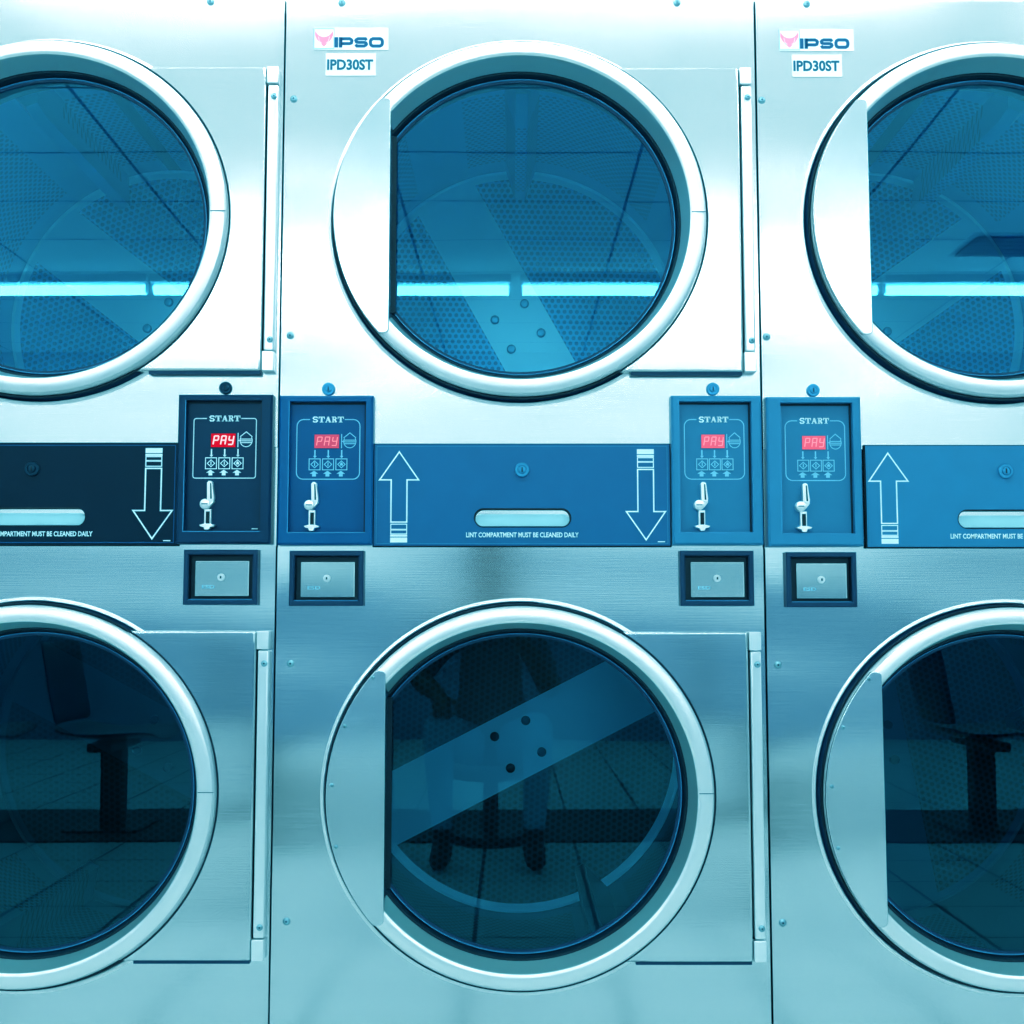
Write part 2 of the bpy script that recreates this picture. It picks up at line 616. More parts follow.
def make_cabinet(root, top, xl, xr):
    w = min(-xl, xr)
    zl, zu = H + 0.1125, H + 0.2835
    rim = [(0.3275, 0.0), (0.3260, 0.0), (0.3240, -0.0012), (0.3222, -0.0014), (0.3208, -0.0004), (0.3202, 0.003), (0.3202, 0.03)]
    mb = MB(M['steel_top'])
    plate_with_hole(mb, xl, xr, zu - 0.006, top, UC, rim)
    mb.build('upper_panel', root)
    mb = MB(M['steel_low'])
    plate_with_hole(mb, xl, xr, 0.10, zl - 0.0015, LC, rim)
    mb.build('lower_panel', root)
    mb = MB(M['body'])
    t = 0.004
    mb.box(-w, -w + t, 0.021, 1.05, 0.02, top - 0.01)
    mb.box(w - t, w, 0.021, 1.05, 0.02, top - 0.01)
    mb.box(-w + t, w - t, 1.046, 1.05, 0.02, top - 0.01)
    mb.box(-w + t, w - t, 0.021, 1.046, top - 0.02, top - 0.01)
    mb.box(-w + t, w - t, 0.021, 1.046, H + 0.19, H + 0.20)
    mb.box(-w + t, w - t, 0.021, 1.046, 0.02, 0.03)
    mb.box(-w + 0.02, w - 0.02, 0.05, 1.0, 0.0, 0.02)
    mb.build('casing', root)
    mb = MB(M['body'])
    mb.box(-w + 0.004, w - 0.004, 0.03, 0.05, 0.02, 0.099)
    mb.build('kick_plate', root)
    mb = MB(M['steel_low'])
    mb.box(xl, xr, 0.004, 0.02, zl - 0.0015, zu + 0.0)
    mb.build('controls_backing', root)


def arrow_mark(mb, cx, cz, up, y):
    s = 1 if up else -1
    w = 0.0024
    m = M['white']
    hw, sh = 0.0325, 0.0132
    tip, wing, end = 0.0735 * s, 0.0265 * s, -0.0440 * s
    mb.stroke([(cx + sh, cz + end), (cx + sh, cz + wing), (cx + hw, cz + wing), (cx, cz + tip), (cx - hw, cz + wing), (cx - sh, cz + wing), (cx - sh, cz + end)], w, y, m, True)
    z = end - 0.0035 * s
    for i, (h, fill) in enumerate(((0.0085, False), (0.0065, False), (0.0035, True), (0.0085, True))):
        za, zb = sorted((cz + z, cz + z - h * s))
        if fill:
            mb.box(cx - sh - 0.001, cx + sh + 0.001, y, y + 0.0004, za, zb, m)
        else:
            mb.stroke([(cx - sh, za), (cx + sh, za), (cx + sh, zb), (cx - sh, zb)], 0.0017, y, m, True)
        z -= (h + 0.0012) * s


def make_lint(root, x0, x1, tone, arrows, lockx):
    z0, z1 = H + 0.1135, H + 0.2825
    mm = M['lint_' + tone]
    # face with the handle slot left open
    sx0, sx1, sz0, sz1 = -0.0760, 0.0835, H + 0.1445, H + 0.1745
    slot = rounded(sx0, sx1, sz0, sz1, 0.0149, 8)
    mb = MB(mm)
    cx, cz = (sx0 + sx1) / 2, (sz0 + sz1) / 2
    outer = []
    for px, pz in slot:
        dx, dz = px - cx, pz - cz
        # spread the slot outline to the panel outline
        if abs(dx) > (sx1 - sx0) / 2 - 0.0150:
            outer.append((x1 if dx > 0 else x0, pz))
        else:
            outer.append((px, z1 if dz > 0 else z0))
    yf = -0.006
    big = [(x1, z0), (x1, z1), (x0, z1), (x0, z0)]
    # four strips round the slot
    mb2 = []
    n = len(slot)
    q = n // 4
    seqs = [(slot[0:q], (x1, z0)), (slot[q:2 * q], (x1, z1)), (slot[2 * q:3 * q], (x0, z1)), (slot[3 * q:], (x0, z0))]
    vs, fs = [], []
    for yy in (yf, 0.012):
        for p in slot:
            vs.append((p[0], yy, p[1]))
        for p in big:
            vs.append((p[0], yy, p[1]))
    nb = n + 4
    for k in range(4):
        arc = list(range(k * q, (k + 1) * q))
        c = n + k
        for i in arc[:-1]:
            fs.append((i, c, i + 1))
        j = ((k + 1) * q) % n
        fs.append((arc[-1], c, n + (k + 1) % 4, j))
    for i in range(n):
        fs.append((i, (i + 1) % n, (i + 1) % n + nb, i + nb))
    for i in range(4):
        a, b = n + i, n + (i + 1) % 4
        fs.append((a, a + nb, b + nb, b))
    mb.add(vs, fs)
    # thin paler folded edge
    e = 0.004
    mb.stroke([(x0 + e, z0 + e * 0.8), (x1 - e, z0 + e * 0.8), (x1 - e, z1 - e * 0.8), (x0 + e, z1 - e * 0.8)], 0.0012, yf - 0.0004, M['frame_light'] if tone != 'dark' else M['frame_mid'], True)
    for ax, up in arrows:
        arrow_mark(mb, ax, H + 0.1965, up, yf - 0.0005)
    mb.text('LINT COMPARTMENT MUST BE CLEANED DAILY', 0.0035, H + 0.1312, yf - 0.0005, 0.187, 0.0085, M['white'], 0.03)
    mb.box(x1 - 0.021, x1 - 0.009, yf - 0.0005, yf, z0 + 0.0055, z0 + 0.0072, M['white'])
    p = mb.build('lint_panel', root)
    mb = MB(M['gap'])  # dark strips put in for the shade round the panel
    mb.box(x0 - 0.002, x1 + 0.002, -0.0045, 0.0, z1, z1 + 0.0016)
    mb.box(x0 - 0.0022, x0, -0.0045, 0.0, z0, z1)
    mb.box(x1, x1 + 0.0016, -0.0045, 0.0, z0, z1)
    mb.box(x0 - 0.002, x1 + 0.002, -0.0045, 0.0, z0 - 0.0026, z0)
    mb.build('panel_gap_shade', p)
    # rim and floor of the slot
    mb = MB(M['slot'])
    o = rounded(sx0 - 0.0012, sx1 + 0.0012, sz0 - 0.0012, sz1 + 0.0012, 0.0158, 8)
    i1 = rounded(sx0 + 0.0015, sx1 - 0.0015, sz0 + 0.0015, sz1 - 0.0015, 0.0134, 8)
    mb.loops([[(a, yf - 0.0003, b) for a, b in o], [(a, yf - 0.0006, b) for a, b in rounded(sx0, sx1, sz0, sz1, 0.0149, 8)], [(a, 0.002, b) for a, b in i1], [(a, 0.011, b) for a, b in i1]], True)
    mb.build('slot_rim', p)
    mb = MB(M['slot_back'])
    pts = rounded(sx0 + 0.0016, sx1 - 0.0016, sz0 + 0.0016, sz1 - 0.0085, 0.0095, 8)
    mb.loops([[(a, -0.0005, b) for a, b in pts], [(a, 0.010, b) for a, b in pts]], True, None, True, False)
    mb.build('slot_tray', p)
    key_lock(p, lockx, H + 0.2395, yf, 0.0125, M['lock_blue'] if tone != 'dark' else M['lock_dark'], 'lock')
    return p


SEG = {'a': ((0, 1), (1, 1)), 'b': ((1, 1), (1, .5)), 'c': ((1, .5), (1, 0)), 'd': ((0, 0), (1, 0)), 'e': ((0, .5), (0, 0)), 'f': ((0, 1), (0, .5)), 'g': ((0, .5), (1, .5))}


def make_control(root, x0, x1, r0, r1, tone):
    z0, z1 = H + 0.1142, H + 0.3635
    rz0, rz1 = H + 0.1345, H + 0.3540
    yf = -0.0155
    mb = MB(M['frame_' + tone])
    A = [(x0, z0), (x1, z0), (x1, z1), (x0, z1)]
    B = [(r0, rz0), (r1, rz0), (r1, rz1), (r0, rz1)]
    b = 0.0035
    A1 = [(x0 + b, z0 + b), (x1 - b, z0 + b), (x1 - b, z1 - b), (x0 + b, z1 - b)]
    mb.loops([[(p[0], 0.014, p[1]) for p in A], [(p[0], yf + b, p[1]) for p in A], [(p[0], yf, p[1]) for p in A1], [(p[0], yf, p[1]) for p in B], [(p[0], 0.0, p[1]) for p in B]], True)
    # thin bright line along the left and lower lip of the recess
    mb.stroke([(r0, rz1), (r0, rz0), (r1, rz0)], 0.0011, yf - 0.0003, M['bead'], False)
    p = mb.build('control_panel', root, smooth=False)
    y = -0.0030
    mb = MB(M['face_' + tone])
    mb.box(r0 + 0.0003, r1 - 0.0003, y, 0.0045, rz0 + 0.0003, rz1 - 0.0003)
    yp = y - 0.0004
    # dark strips painting the shade along the top and right of the recess
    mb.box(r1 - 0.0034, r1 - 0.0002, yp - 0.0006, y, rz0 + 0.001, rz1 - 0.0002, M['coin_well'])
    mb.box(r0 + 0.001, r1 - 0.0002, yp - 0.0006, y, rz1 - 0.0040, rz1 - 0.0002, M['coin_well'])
    cx = (r0 + r1) / 2
    W = r1 - r0
    k = W / 0.130
    bx0, bx1, bz0, bz1 = r0 + 0.0115 * k, r1 - 0.0115 * k, H + 0.2245, H + 0.3250
    w = M['white'] if tone == 'dark' else M['bead_pale']
    rr = rounded(bx0, bx1, bz0, bz1, 0.004 if tone == 'dark' else 0.011, 5)
    # outline open at the top where the word stands
    cut = 0.0315 * k
    top_i = [q for q in rr]
    start = (cx + cut - 0.003, bz1)
    seqp = [start] + [q for q in rr[7:12]][::-1] if False else None
    right = [q for q in rr if q[0] > cx]
    left = [q for q in rr if q[0] <= cx]
    # rr runs: lower right, upper right, upper left, lower left
    mb.stroke([(cx - cut, bz1)] + rr[12:18] + rr[18:24] + rr[0:6] + rr[6:12] + [(cx + cut - 0.004 * k, bz1)], 0.0015, yp, w)
    word(mb, 'START', cx - 0.001 * k, bz1, yp, 0.0540 * k, 0.0100)
    # divider and round emblem right of the display
    dx = cx + 0.0225 * k
    mb.stroke([(dx, H + 0.3005), (dx, H + 0.2765)], 0.0015, yp, w)
    mb.stroke([(dx, H + 0.288), (dx + 0.005, H + 0.288)], 0.0015, yp, w)
    ex, ez = dx + 0.0140 * k, H + 0.288
    mb.stroke([(ex + 0.0105 * k * math.cos(a), ez + 0.0108 * math.sin(a)) for a in [math.radians(150 + i * 20) for i in range(13)]], 0.0012, yp, w)
    mb.stroke([(ex - 0.0105 * k, ez + 0.006), (ex, ez + 0.0145), (ex + 0.0105 * k, ez + 0.006)], 0.0013, yp, w)
    for dz in (0.0022, -0.0008, -0.0038):
        mb.stroke([(ex - 0.0095 * k, ez + dz), (ex + 0.0095 * k, ez + dz)], 0.0014, yp, w)
    for i in range(3):
        bx = cx + (-0.0225 + 0.0227 * i) * k
        mb.box(bx - 0.0011, bx + 0.0011, yp, yp + 0.0003, H + 0.2625, H + 0.2735, w)
        mb.prism([(bx - 0.003, H + 0.2635), (bx, H + 0.2598), (bx + 0.003, H + 0.2635)], yp, yp + 0.0003, w)
        # upward arrow under the button
        ax, az = bx - 0.0010, H + 0.2290
        mb.prism([(ax - 0.0032, az), (ax + 0.0032, az), (ax + 0.0032, az + 0.0045), (ax + 0.0072, az + 0.0045), (ax, az + 0.0098), (ax - 0.0072, az + 0.0045), (ax - 0.0032, az + 0.0045)], yp, yp + 0.0003, w)
    if tone == 'dark':
        mb.box(r1 - 0.016, r1 - 0.006, yp, yp + 0.0003, rz0 + 0.0045, rz0 + 0.0062, w)
    mb.build('control_face', p)
    # three buttons
    for i in range(3):
        bx = cx + (-0.0225 + 0.0227 * i) * k
        bz = H + 0.2492
        mb = MB(M['face_' + tone])
        h = 0.0092
        mb.box(bx - h, bx + h, -0.0045, -0.0025, bz - h, bz + h)
        yb = -0.0050
        mb.stroke([(bx - h, bz - h), (bx + h, bz - h), (bx + h, bz + h), (bx - h, bz + h)], 0.0014, yb, w, True)
        mb.stroke([(bx - 0.0062, bz), (bx, bz - 0.0058), (bx + 0.0062, bz), (bx, bz + 0.0058)], 0.0013, yb, w, True)
        if i < 2:
            mb.box(bx - 0.0008, bx + 0.0008, yb, yb + 0.0003, bz - 0.0028, bz + 0.0032, w)
        else:
            mb.prism([(bx - 0.0024, bz - 0.002), (bx + 0.0024, bz - 0.002), (bx + 0.0024, bz + 0.001), (bx, bz + 0.0036), (bx - 0.0024, bz + 0.001)], yb, yb + 0.0003, w)
        mb.build('button', p)
    # display with seven-segment letters
    mb = MB(M['led_' + tone])
    lx0, lx1, lz0, lz1 = cx - 0.0235 * k, cx + 0.0185 * k, H + 0.2765, H + 0.2995
    mb.box(lx0, lx1, -0.0050, -0.002, lz0, lz1)
    cw = (lx1 - lx0) / 3.25
    for i, segs in enumerate(('abefg', 'abcefg', 'bcdfg')):
        ox = lx0 + 0.0038 + cw * i
        hh, ww, oz = 0.0142, 0.0074 * k, lz0 + 0.0044
        for s in segs:
            (xa, za), (xb, zb) = SEG[s]
            pts = [(ox + xa * ww + za * 0.0022, oz + za * hh), (ox + xb * ww + zb * 0.0022, oz + zb * hh)]
            mb.stroke(pts, 0.0022 if tone == 'dark' else 0.0016, -0.0054, M['dig_' + tone], t=0.0003)
    mb.build('display', p)
    # coin slot: bent polished escutcheon, round cap, coin lips
    sx = cx - 0.0225 * k
    mb = MB(M['steel_part'])
    zt = H + 0.2190
    mb.prism([(sx - 0.0035, zt - 0.031), (sx + 0.0072, zt - 0.035), (sx + 0.0080, zt - 0.028), (sx + 0.0048, zt - 0.002), (sx + 0.002, zt), (sx - 0.0015, zt), (sx - 0.004, zt - 0.003)], -0.0130, -0.0025)
    mb.prism([(sx - 0.0085, zt - 0.0455), (sx + 0.0015, zt - 0.0425), (sx + 0.0082, zt - 0.034), (sx + 0.0040, zt - 0.029), (sx - 0.0060, zt - 0.0315)], -0.0115, -0.0025)
    mb.lathe([(0.0088, -0.0025), (0.0088, -0.0115), (0.0080, -0.0135), (0.0050, -0.0142), (0.001, -0.0143)], sx - 0.0070, zt - 0.0385, 24, cap1=True)
    mb.stroke([(sx - 0.0120, zt - 0.0385), (sx - 0.0020, zt - 0.0385)], 0.0014, -0.0147, M['screw_dark'])
    zb = H + 0.1690
    mb.box(sx - 0.0080, sx + 0.0030, -0.0105, -0.0025, zb - 0.0265, zb + 0.003)
    mb.prism([(sx - 0.0150, zb - 0.0235), (sx - 0.0130, zb - 0.0262), (sx - 0.0080, zb - 0.0270), (sx - 0.0060, zb - 0.0315), (sx + 0.001, zb - 0.0315), (sx + 0.003, zb - 0.0270), (sx + 0.0085, zb - 0.0262), (sx + 0.0105, zb - 0.0235), (sx + 0.0030, zb - 0.0215), (sx - 0.0080, zb - 0.0215)], -0.0150, -0.0025)
    mb.prism([(sx + 0.0022, zt - 0.030), (sx + 0.0046, zt - 0.030), (sx + 0.0031, zt - 0.004), (sx + 0.0014, zt - 0.004)], -0.0140, -0.0125, M['slot'])
    mb.box(sx - 0.0052, sx + 0.0012, -0.0112, -0.0095, zb - 0.0210, zb - 0.001, M['slot'])
    mb.build('coin_slot', p, bevel=0.0008)
    return p


def word(mb, s, cx, cz, y, width, height):
    """wide slab-serif capitals: lettering plus slab feet"""
    n = len(s)
    cw = width / n
    m = M['white']
    t = height * 0.22
    h2 = height / 2
    for i, ch in enumerate(s):
        x = cx - width / 2 + cw * (i + 0.5)
        a = cw * 0.43
        if ch == 'T':
            mb.box(x - a, x + a, y, y + 0.0003, cz + h2 - t * 0.8, cz + h2, m)
            mb.box(x - cw * 0.15, x + cw * 0.15, y, y + 0.0003, cz - h2, cz + h2, m)
            mb.box(x - a * 0.66, x + a * 0.66, y, y + 0.0003, cz - h2, cz - h2 + t * 0.55, m)
            for q in (-1, 1):
                mb.box(x + q * a - 0.0006, x + q * a + 0.0006, y, y + 0.0003, cz + h2 - t * 1.9, cz + h2, m)
        elif ch == 'S':
            pts = [(a * .85, h2 * .45), (a * .5, h2 * .82), (-a * .45, h2 * .82), (-a * .8, h2 * .42), (-a * .45, h2 * .08), (a * .45, -h2 * .1), (a * .8, -h2 * .45), (a * .45, -h2 * .82), (-a * .5, -h2 * .82), (-a * .85, -h2 * .45)]
            mb.stroke([(x + u, cz + v) for u, v in pts], t * 0.95, y, m, t=0.0003)
        elif ch == 'A':
            mb.stroke([(x - a * .72, cz - h2), (x, cz + h2 * .95), ], t * 0.7, y, m, t=0.0003)
            mb.stroke([(x, cz + h2 * .95), (x + a * .72, cz - h2)], t * 1.4, y, m, t=0.0003)
            mb.box(x - a * .5, x + a * .5, y, y + 0.0003, cz - h2 * .4, cz - h2 * .12, m)
            for q in (-1, 1):
                mb.box(x + q * a * .72 - a * .36, x + q * a * .72 + a * .36, y, y + 0.0003, cz - h2, cz - h2 + t * 0.5, m)
        elif ch == 'R':
            mb.box(x - a * .72, x - a * .2, y, y + 0.0003, cz - h2, cz + h2, m)
            mb.stroke([(x - a * .6, cz + h2 * .84), (x + a * .35, cz + h2 * .84), (x + a * .68, cz + h2 * .45), (x + a * .35, cz + h2 * .06), (x - a * .5, cz + h2 * .06)], t * 0.8, y, m, t=0.0003)
            mb.stroke([(x + a * .1, cz + h2 * .02), (x + a * .75, cz - h2 * .95)], t * 1.3, y, m, t=0.0003)
            mb.box(x - a, x + a * .02, y, y + 0.0003, cz - h2, cz - h2 + t * 0.5, m)
            mb.box(x - a, x - a * .4, y, y + 0.0003, cz + h2 - t * 0.5, cz + h2, m)


M['bead_pale'] = plain('pale_print', (150, 205, 232), 0.5, 0, 0.01)


def make_coin(root, x0, x1, plain_text=True):
    z0, z1 = H + 0.0138, H + 0.1045
    mb = MB(M['coin_frame'])

    def rc(i):
        return [(x0 + i, z0 + i), (x1 - i, z0 + i), (x1 - i, z1 - i), (x0 + i, z1 - i)]
    Z = lambda pts, y: [(p[0], y, p[1]) for p in pts]
    mb.loops([Z(rc(0), 0.003), Z(rc(0), -0.012), Z(rc(0.0015), -0.0135), Z(rc(0.0065), -0.0135), Z(rc(0.0085), -0.0115)], True)
    mb.loops([Z(rc(0.0085), -0.0115), Z(rc(0.0100), -0.0008)], True, M['coin_well'], False, True)
    mb.stroke([(x0 + 0.0088, z0 + 0.0088), (x1 - 0.0088, z0 + 0.0088)], 0.001, -0.0122, M['bead'])
    p = mb.build('coin_box', root, smooth=False)
    dx0, dx1, dz0, dz1 = x0 + 0.0180, x1 - 0.0150, z0 + 0.0142, z1 - 0.0185
    mb = MB(M['drawer'])
    mb.box(dx0, dx1, -0.0065, -0.0002, dz0, dz1)
    mb.text('ESD', dx0 + 0.022, dz0 + 0.0155, -0.0068, 0.021, 0.0055, M['bead_pale'], 0.01)
    mb.stroke([(dx0 + 0.001, dz1 - 0.0007), (dx1 - 0.0007, dz1 - 0.0007), (dx1 - 0.0007, dz0 + 0.001)], 0.0013, -0.0068, M['steel_part'])
    d = mb.build('coin_drawer', p, bevel=0.0016)
    cx = (dx0 + dx1) / 2 - 0.001
    key_lock(d, cx, (dz0 + dz1) / 2 + 0.002, -0.0065, 0.0062, M['steel_part'], 'drawer_lock', 2.2)
    return p


def make_stickers(root, dx):
    y = -0.0012
    # maker's badge
    x0, x1, z0, z1 = dx - 0.3556, dx - 0.2270, H + 0.9685, H + 1.0085
    mb = MB(M['decal'])
    mb.box(x0, x1, y, 0.0, z0, z1)
    yb = y - 0.0004
    ex0, ex1, ez0, ez1 = x0 + 0.0005, x0 + 0.0350, z0 + 0.0022, z1 - 0.0022
    mb.stroke([(ex0, ez0), (ex1, ez0), (ex1, ez1), (ex0, ez1)], 0.0008, yb, M['bead_pale'], True)
    ecx = (ex0 + ex1) / 2
    hw = 0.0155
    top = [(-1, .95), (-.8, .62), (-.55, .36), (-.25, .22), (0, .18), (.25, .22), (.55, .36), (.8, .62), (1, .95)]
    bot = [(1.0, .40), (.8, -.05), (.6, -.30), (.42, -.42), (.22, -.72), (0, -.95), (-.22, -.72), (-.42, -.42), (-.6, -.30), (-.8, -.05), (-1.0, .40)]
    ecz = (ez0 + ez1) / 2
    poly = [(ecx + hw * u, ecz + 0.0150 * v) for u, v in (bot + top)]
    poly = poly[::-1] if False else poly
    mb.prism(poly, yb, yb + 0.0003, M['pink'])
    for q in (-1, 1):
        mb.stroke([(ecx + q * hw * .62, ecz + 0.0035), (ecx + q * hw * .5, ecz - 0.0045), (ecx + q * hw * .22, ecz - 0.0085)], 0.0008, yb - 0.0003, M['decal'])
    # wide rounded capitals
    lz0, lz1 = z0 + 0.0042, z0 + 0.0225
    ym = yb
    t = 0.0052
    h = lz1 - lz0 - t
    b = lz0 + t / 2
    x = ex1 + 0.0040
    ink = M['ink']

    def S(pts, closed=False, w=t):
        mb.stroke(pts, w, ym, ink, closed)
    S([(x, lz0), (x, lz1)], w=0.0062)
    x += 0.0075
    S([(x, lz0), (x, lz1)], w=0.0058)
    pw = 0.0195
    S([(x, b + h), (x + pw - .004, b + h), (x + pw - .001, b + h - .0018), (x + pw, b + h * .72), (x + pw - .001, b + h * .42), (x + pw - .004, b + h * .33), (x, b + h * .33)], w=0.0050)
    x += pw + 0.0066
    sw = 0.0185
    S([(x + sw, b + h * .78), (x + sw - .002, b + h), (x + .004, b + h), (x + .001, b + h - .0016), (x, b + h * .76), (x + .001, b + h * .58), (x + .004, b + h * .5), (x + sw - .004, b + h * .5), (x + sw - .001, b + h * .42), (x + sw, b + h * .25), (x + sw - .001, b + .0016), (x + sw - .004, b), (x + .002, b), (x, b + h * .22)], w=0.0050)
    x += sw + 0.0068
    ow = 0.0205
    S([(x + .004, b), (x + ow - .004, b), (x + ow - .001, b + .0018), (x + ow, b + .0045), (x + ow, b + h - .0045), (x + ow - .001, b + h - .0018), (x + ow - .004, b + h), (x + .004, b + h), (x + .001, b + h - .0018), (x, b + h - .0045), (x, b + .0045), (x + .001, b + .0018)], True, w=0.0052)
    mb.build('maker_badge', root, label='white badge with pink emblem and blue IPSO lettering')
    x0, x1, z0, z1 = dx - 0.3345, dx - 0.2480, H + 0.9225, H + 0.9625
    mb = MB(M['decal'])
    mb.box(x0, x1, y, 0.0, z0, z1)
    mb.text('IPD30ST', (x0 + x1) / 2 - 0.001, z0 + 0.0195, y - 0.0004, 0.0790, 0.0190, M['ink_dark'], 0.03)
    mb.build('model_label', root, label='white label with model letters IPD30ST')


def make_dryer(dx, dz, label, spec):
    root = thing('stacked_tumble_dryer', label, 'dryer', (dx, 0, 0))
    make_cabinet(root, H + 1.0585, *spec.get('edges', (-0.4035, 0.4035)))
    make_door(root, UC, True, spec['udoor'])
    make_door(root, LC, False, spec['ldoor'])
    bolts = [(-0.0395, 0.0395), (0.0395, 0.0395), (-0.0395, -0.0395), (0.0395, -0.0395)]
    make_drum(root, UC, True, spec['uang'], 0.076, bolts)
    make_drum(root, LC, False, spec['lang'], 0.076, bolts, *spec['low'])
    make_lint(root, spec['lint'][0], spec['lint'][1], spec['tone'][0], spec['arrows'], spec.get('lockx', 0.003))
    for x0, x1, r0, r1, tone in spec['controls']:
        make_control(root, x0, x1, r0, r1, tone)
        key_lock(root, (r0 + r1) / 2 - 0.001, H + 0.3768, 0.0, 0.0108, M['lock_dark'] if tone == 'dark' else M['lock_blue'], 'service_lock')
    for x0, x1 in spec['coins']:
        make_coin(root, x0, x1)
    make_stickers(root, spec.get('stick', 0.0))
    for x, z in ((-0.3078, 1.0532), (0.2715, 1.0532), (-0.3885, 0.8815), (-0.3880, 0.4685), (-0.379, -0.0810), (-0.379, -0.4955)):
        screw(root, x, H + z, 0.0, 0.0055)
    root.location.z = 0
    for ch in root.children:
        ch.location.z += dz
    return root


make_dryer(-0.8066, 0.0018, 'left stacked steel dryer with panels toned dark, without glare, cut off by left frame edge', dict(
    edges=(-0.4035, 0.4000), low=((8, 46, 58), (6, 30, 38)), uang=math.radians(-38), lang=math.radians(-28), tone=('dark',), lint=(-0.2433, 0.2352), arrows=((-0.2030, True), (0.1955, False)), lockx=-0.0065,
    controls=((-0.4, -0.247, -0.387, -0.258, 'dark'), (0.2365, 0.3935, 0.2490, 0.3760, 'dark')),
    coins=((-0.372, -0.250), (0.2508, 0.3728)),
    udoor='upper round door with bright light bar mirrored in blue glass', ldoor='lower round door with nearly black glass'))
make_dryer(0.0, 0.0, 'middle stacked steel tumble dryer, whole width in view, between the other two dryers', dict(
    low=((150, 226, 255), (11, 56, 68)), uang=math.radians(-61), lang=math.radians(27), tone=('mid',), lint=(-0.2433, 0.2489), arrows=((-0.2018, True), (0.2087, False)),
    controls=((-0.4020, -0.2450, -0.3850, -0.2570, 'mid'), (0.2517, 0.4020, 0.2640, 0.3850, 'light')),
    coins=((-0.3812, -0.2589), (0.2638, 0.3852)),
    udoor='upper round door with bright blue glass and light bar', ldoor='lower round door with punched drum and plain blue band behind dark glass'))
make_dryer(0.8036, -0.0022, 'right stacked steel dryer with lint panel paled by painted glare, cut off by right frame edge', dict(
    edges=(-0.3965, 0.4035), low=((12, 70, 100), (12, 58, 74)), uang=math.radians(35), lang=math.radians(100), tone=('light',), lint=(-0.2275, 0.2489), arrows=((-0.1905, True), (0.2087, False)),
    controls=((-0.3935, -0.2362, -0.3710, -0.2500, 'light'), (0.2517, 0.3990, 0.2640, 0.3790, 'light')),
    coins=((-0.3650, -0.2488), (0.2638, 0.3852)), lockx=0.0045, stick=-0.0015,
    udoor='upper round door with ceiling light and vent mirrored in its glass', ldoor='lower round door with dark chair mirrored in its glass'))

# ------------------------------------------------------------------ the room
XL, XR, YB, ZC = -4.2, 4.2, -6.6, 2.75
YF = 1.2
M['floor'] = grid_mat('floor_tiles', (226, 230, 228), (60, 84, 92), 0.345, 0.345, -0.117, -1.63, 0.012, 0.45, 0.06)
M['ceil'] = grid_mat('glowing_ceiling_boards', (243, 245, 246), (110, 140, 155), 1.05, 0.6, 0.52, -2.65, 0.014, 0.8, 0.03, 0.3, 0.46)  # boards get an added glow to even out the reflected light
M['wall'] = plain('painted_wall', (238, 240, 242), 0.7, 0, 0.03)
M['wall_low'] = plain('grey_blue_wainscot', (128, 150, 176), 0.6, 0, 0.06)
M['wallside'] = plain('side_wall_paint', (210, 218, 224), 0.7, 0, 0.03)
M['tube'] = glow('fluorescent_tube', (252, 254, 255), 20.0)
M['tube_fill'] = glow('fill_tube_near', (252, 254, 255), 14.0)
M['pane'] = glow('fill_light_pane', (240, 250, 255), 1.25)
M['fixture'] = plain('white_fixture', (235, 248, 252), 0.5, 0, 0.02)
M['plinth'] = plain('dark_plinth', (8, 26, 34), 0.5)
M['shell'] = plain('blue_moulded_seat', (12, 48, 84), 0.3, 0, 0.05)
M['post'] = plain('dark_post', (8, 24, 32), 0.4)

struct(MB(M['floor']).box(XL, XR, YB, YF, -0.05, 0).build('floor', smooth=False))
struct(MB(M['ceil']).box(XL, XR, YB, YF, ZC, ZC + 0.05).build('ceiling', smooth=False))
w = MB(M['wall'])
w.box(XL, XR, YB - 0.1, YB, 0.95, ZC)
w.box(XL, XR, YB - 0.1, YB, 0.0, 0.95, M['wall_low'])
struct(w.build('wall_back', smooth=False))
struct(MB(M['wallside']).box(XL - 0.1, XL, YB, YF, 0, ZC).build('wall_left', smooth=False))
struct(MB(M['wallside']).box(XR, XR + 0.1, YB, YF, 0, ZC).build('wall_right', smooth=False))
struct(MB(M['wallside']).box(XL, XR, YF - 0.04, YF, 0, ZC).build('wall_front', smooth=False))
# added fill light: long glowing framed band high in the wall behind the camera
w = MB(M['fixture'])
for i in range(7):
    x = -3.9 + 1.3 * i
    w.box(x - 0.03, x + 0.03, YB, YB + 0.05, 1.12, 2.62)
for z in (1.12, 2.58):
    w.box(-3.9, 3.9, YB, YB + 0.05, z, z + 0.05)
w.box(-3.9, 3.9, YB + 0.005, YB + 0.015, 1.15, 2.6, M['pane'])  # glowing pane of the added fill light
struct(w.build('fill_window_1', smooth=False))
s = MB(M['wall'])
s.box(XL, XR, 0.02, 0.10, H + 1.066, ZC)
struct(s.build('trim_1', smooth=False))


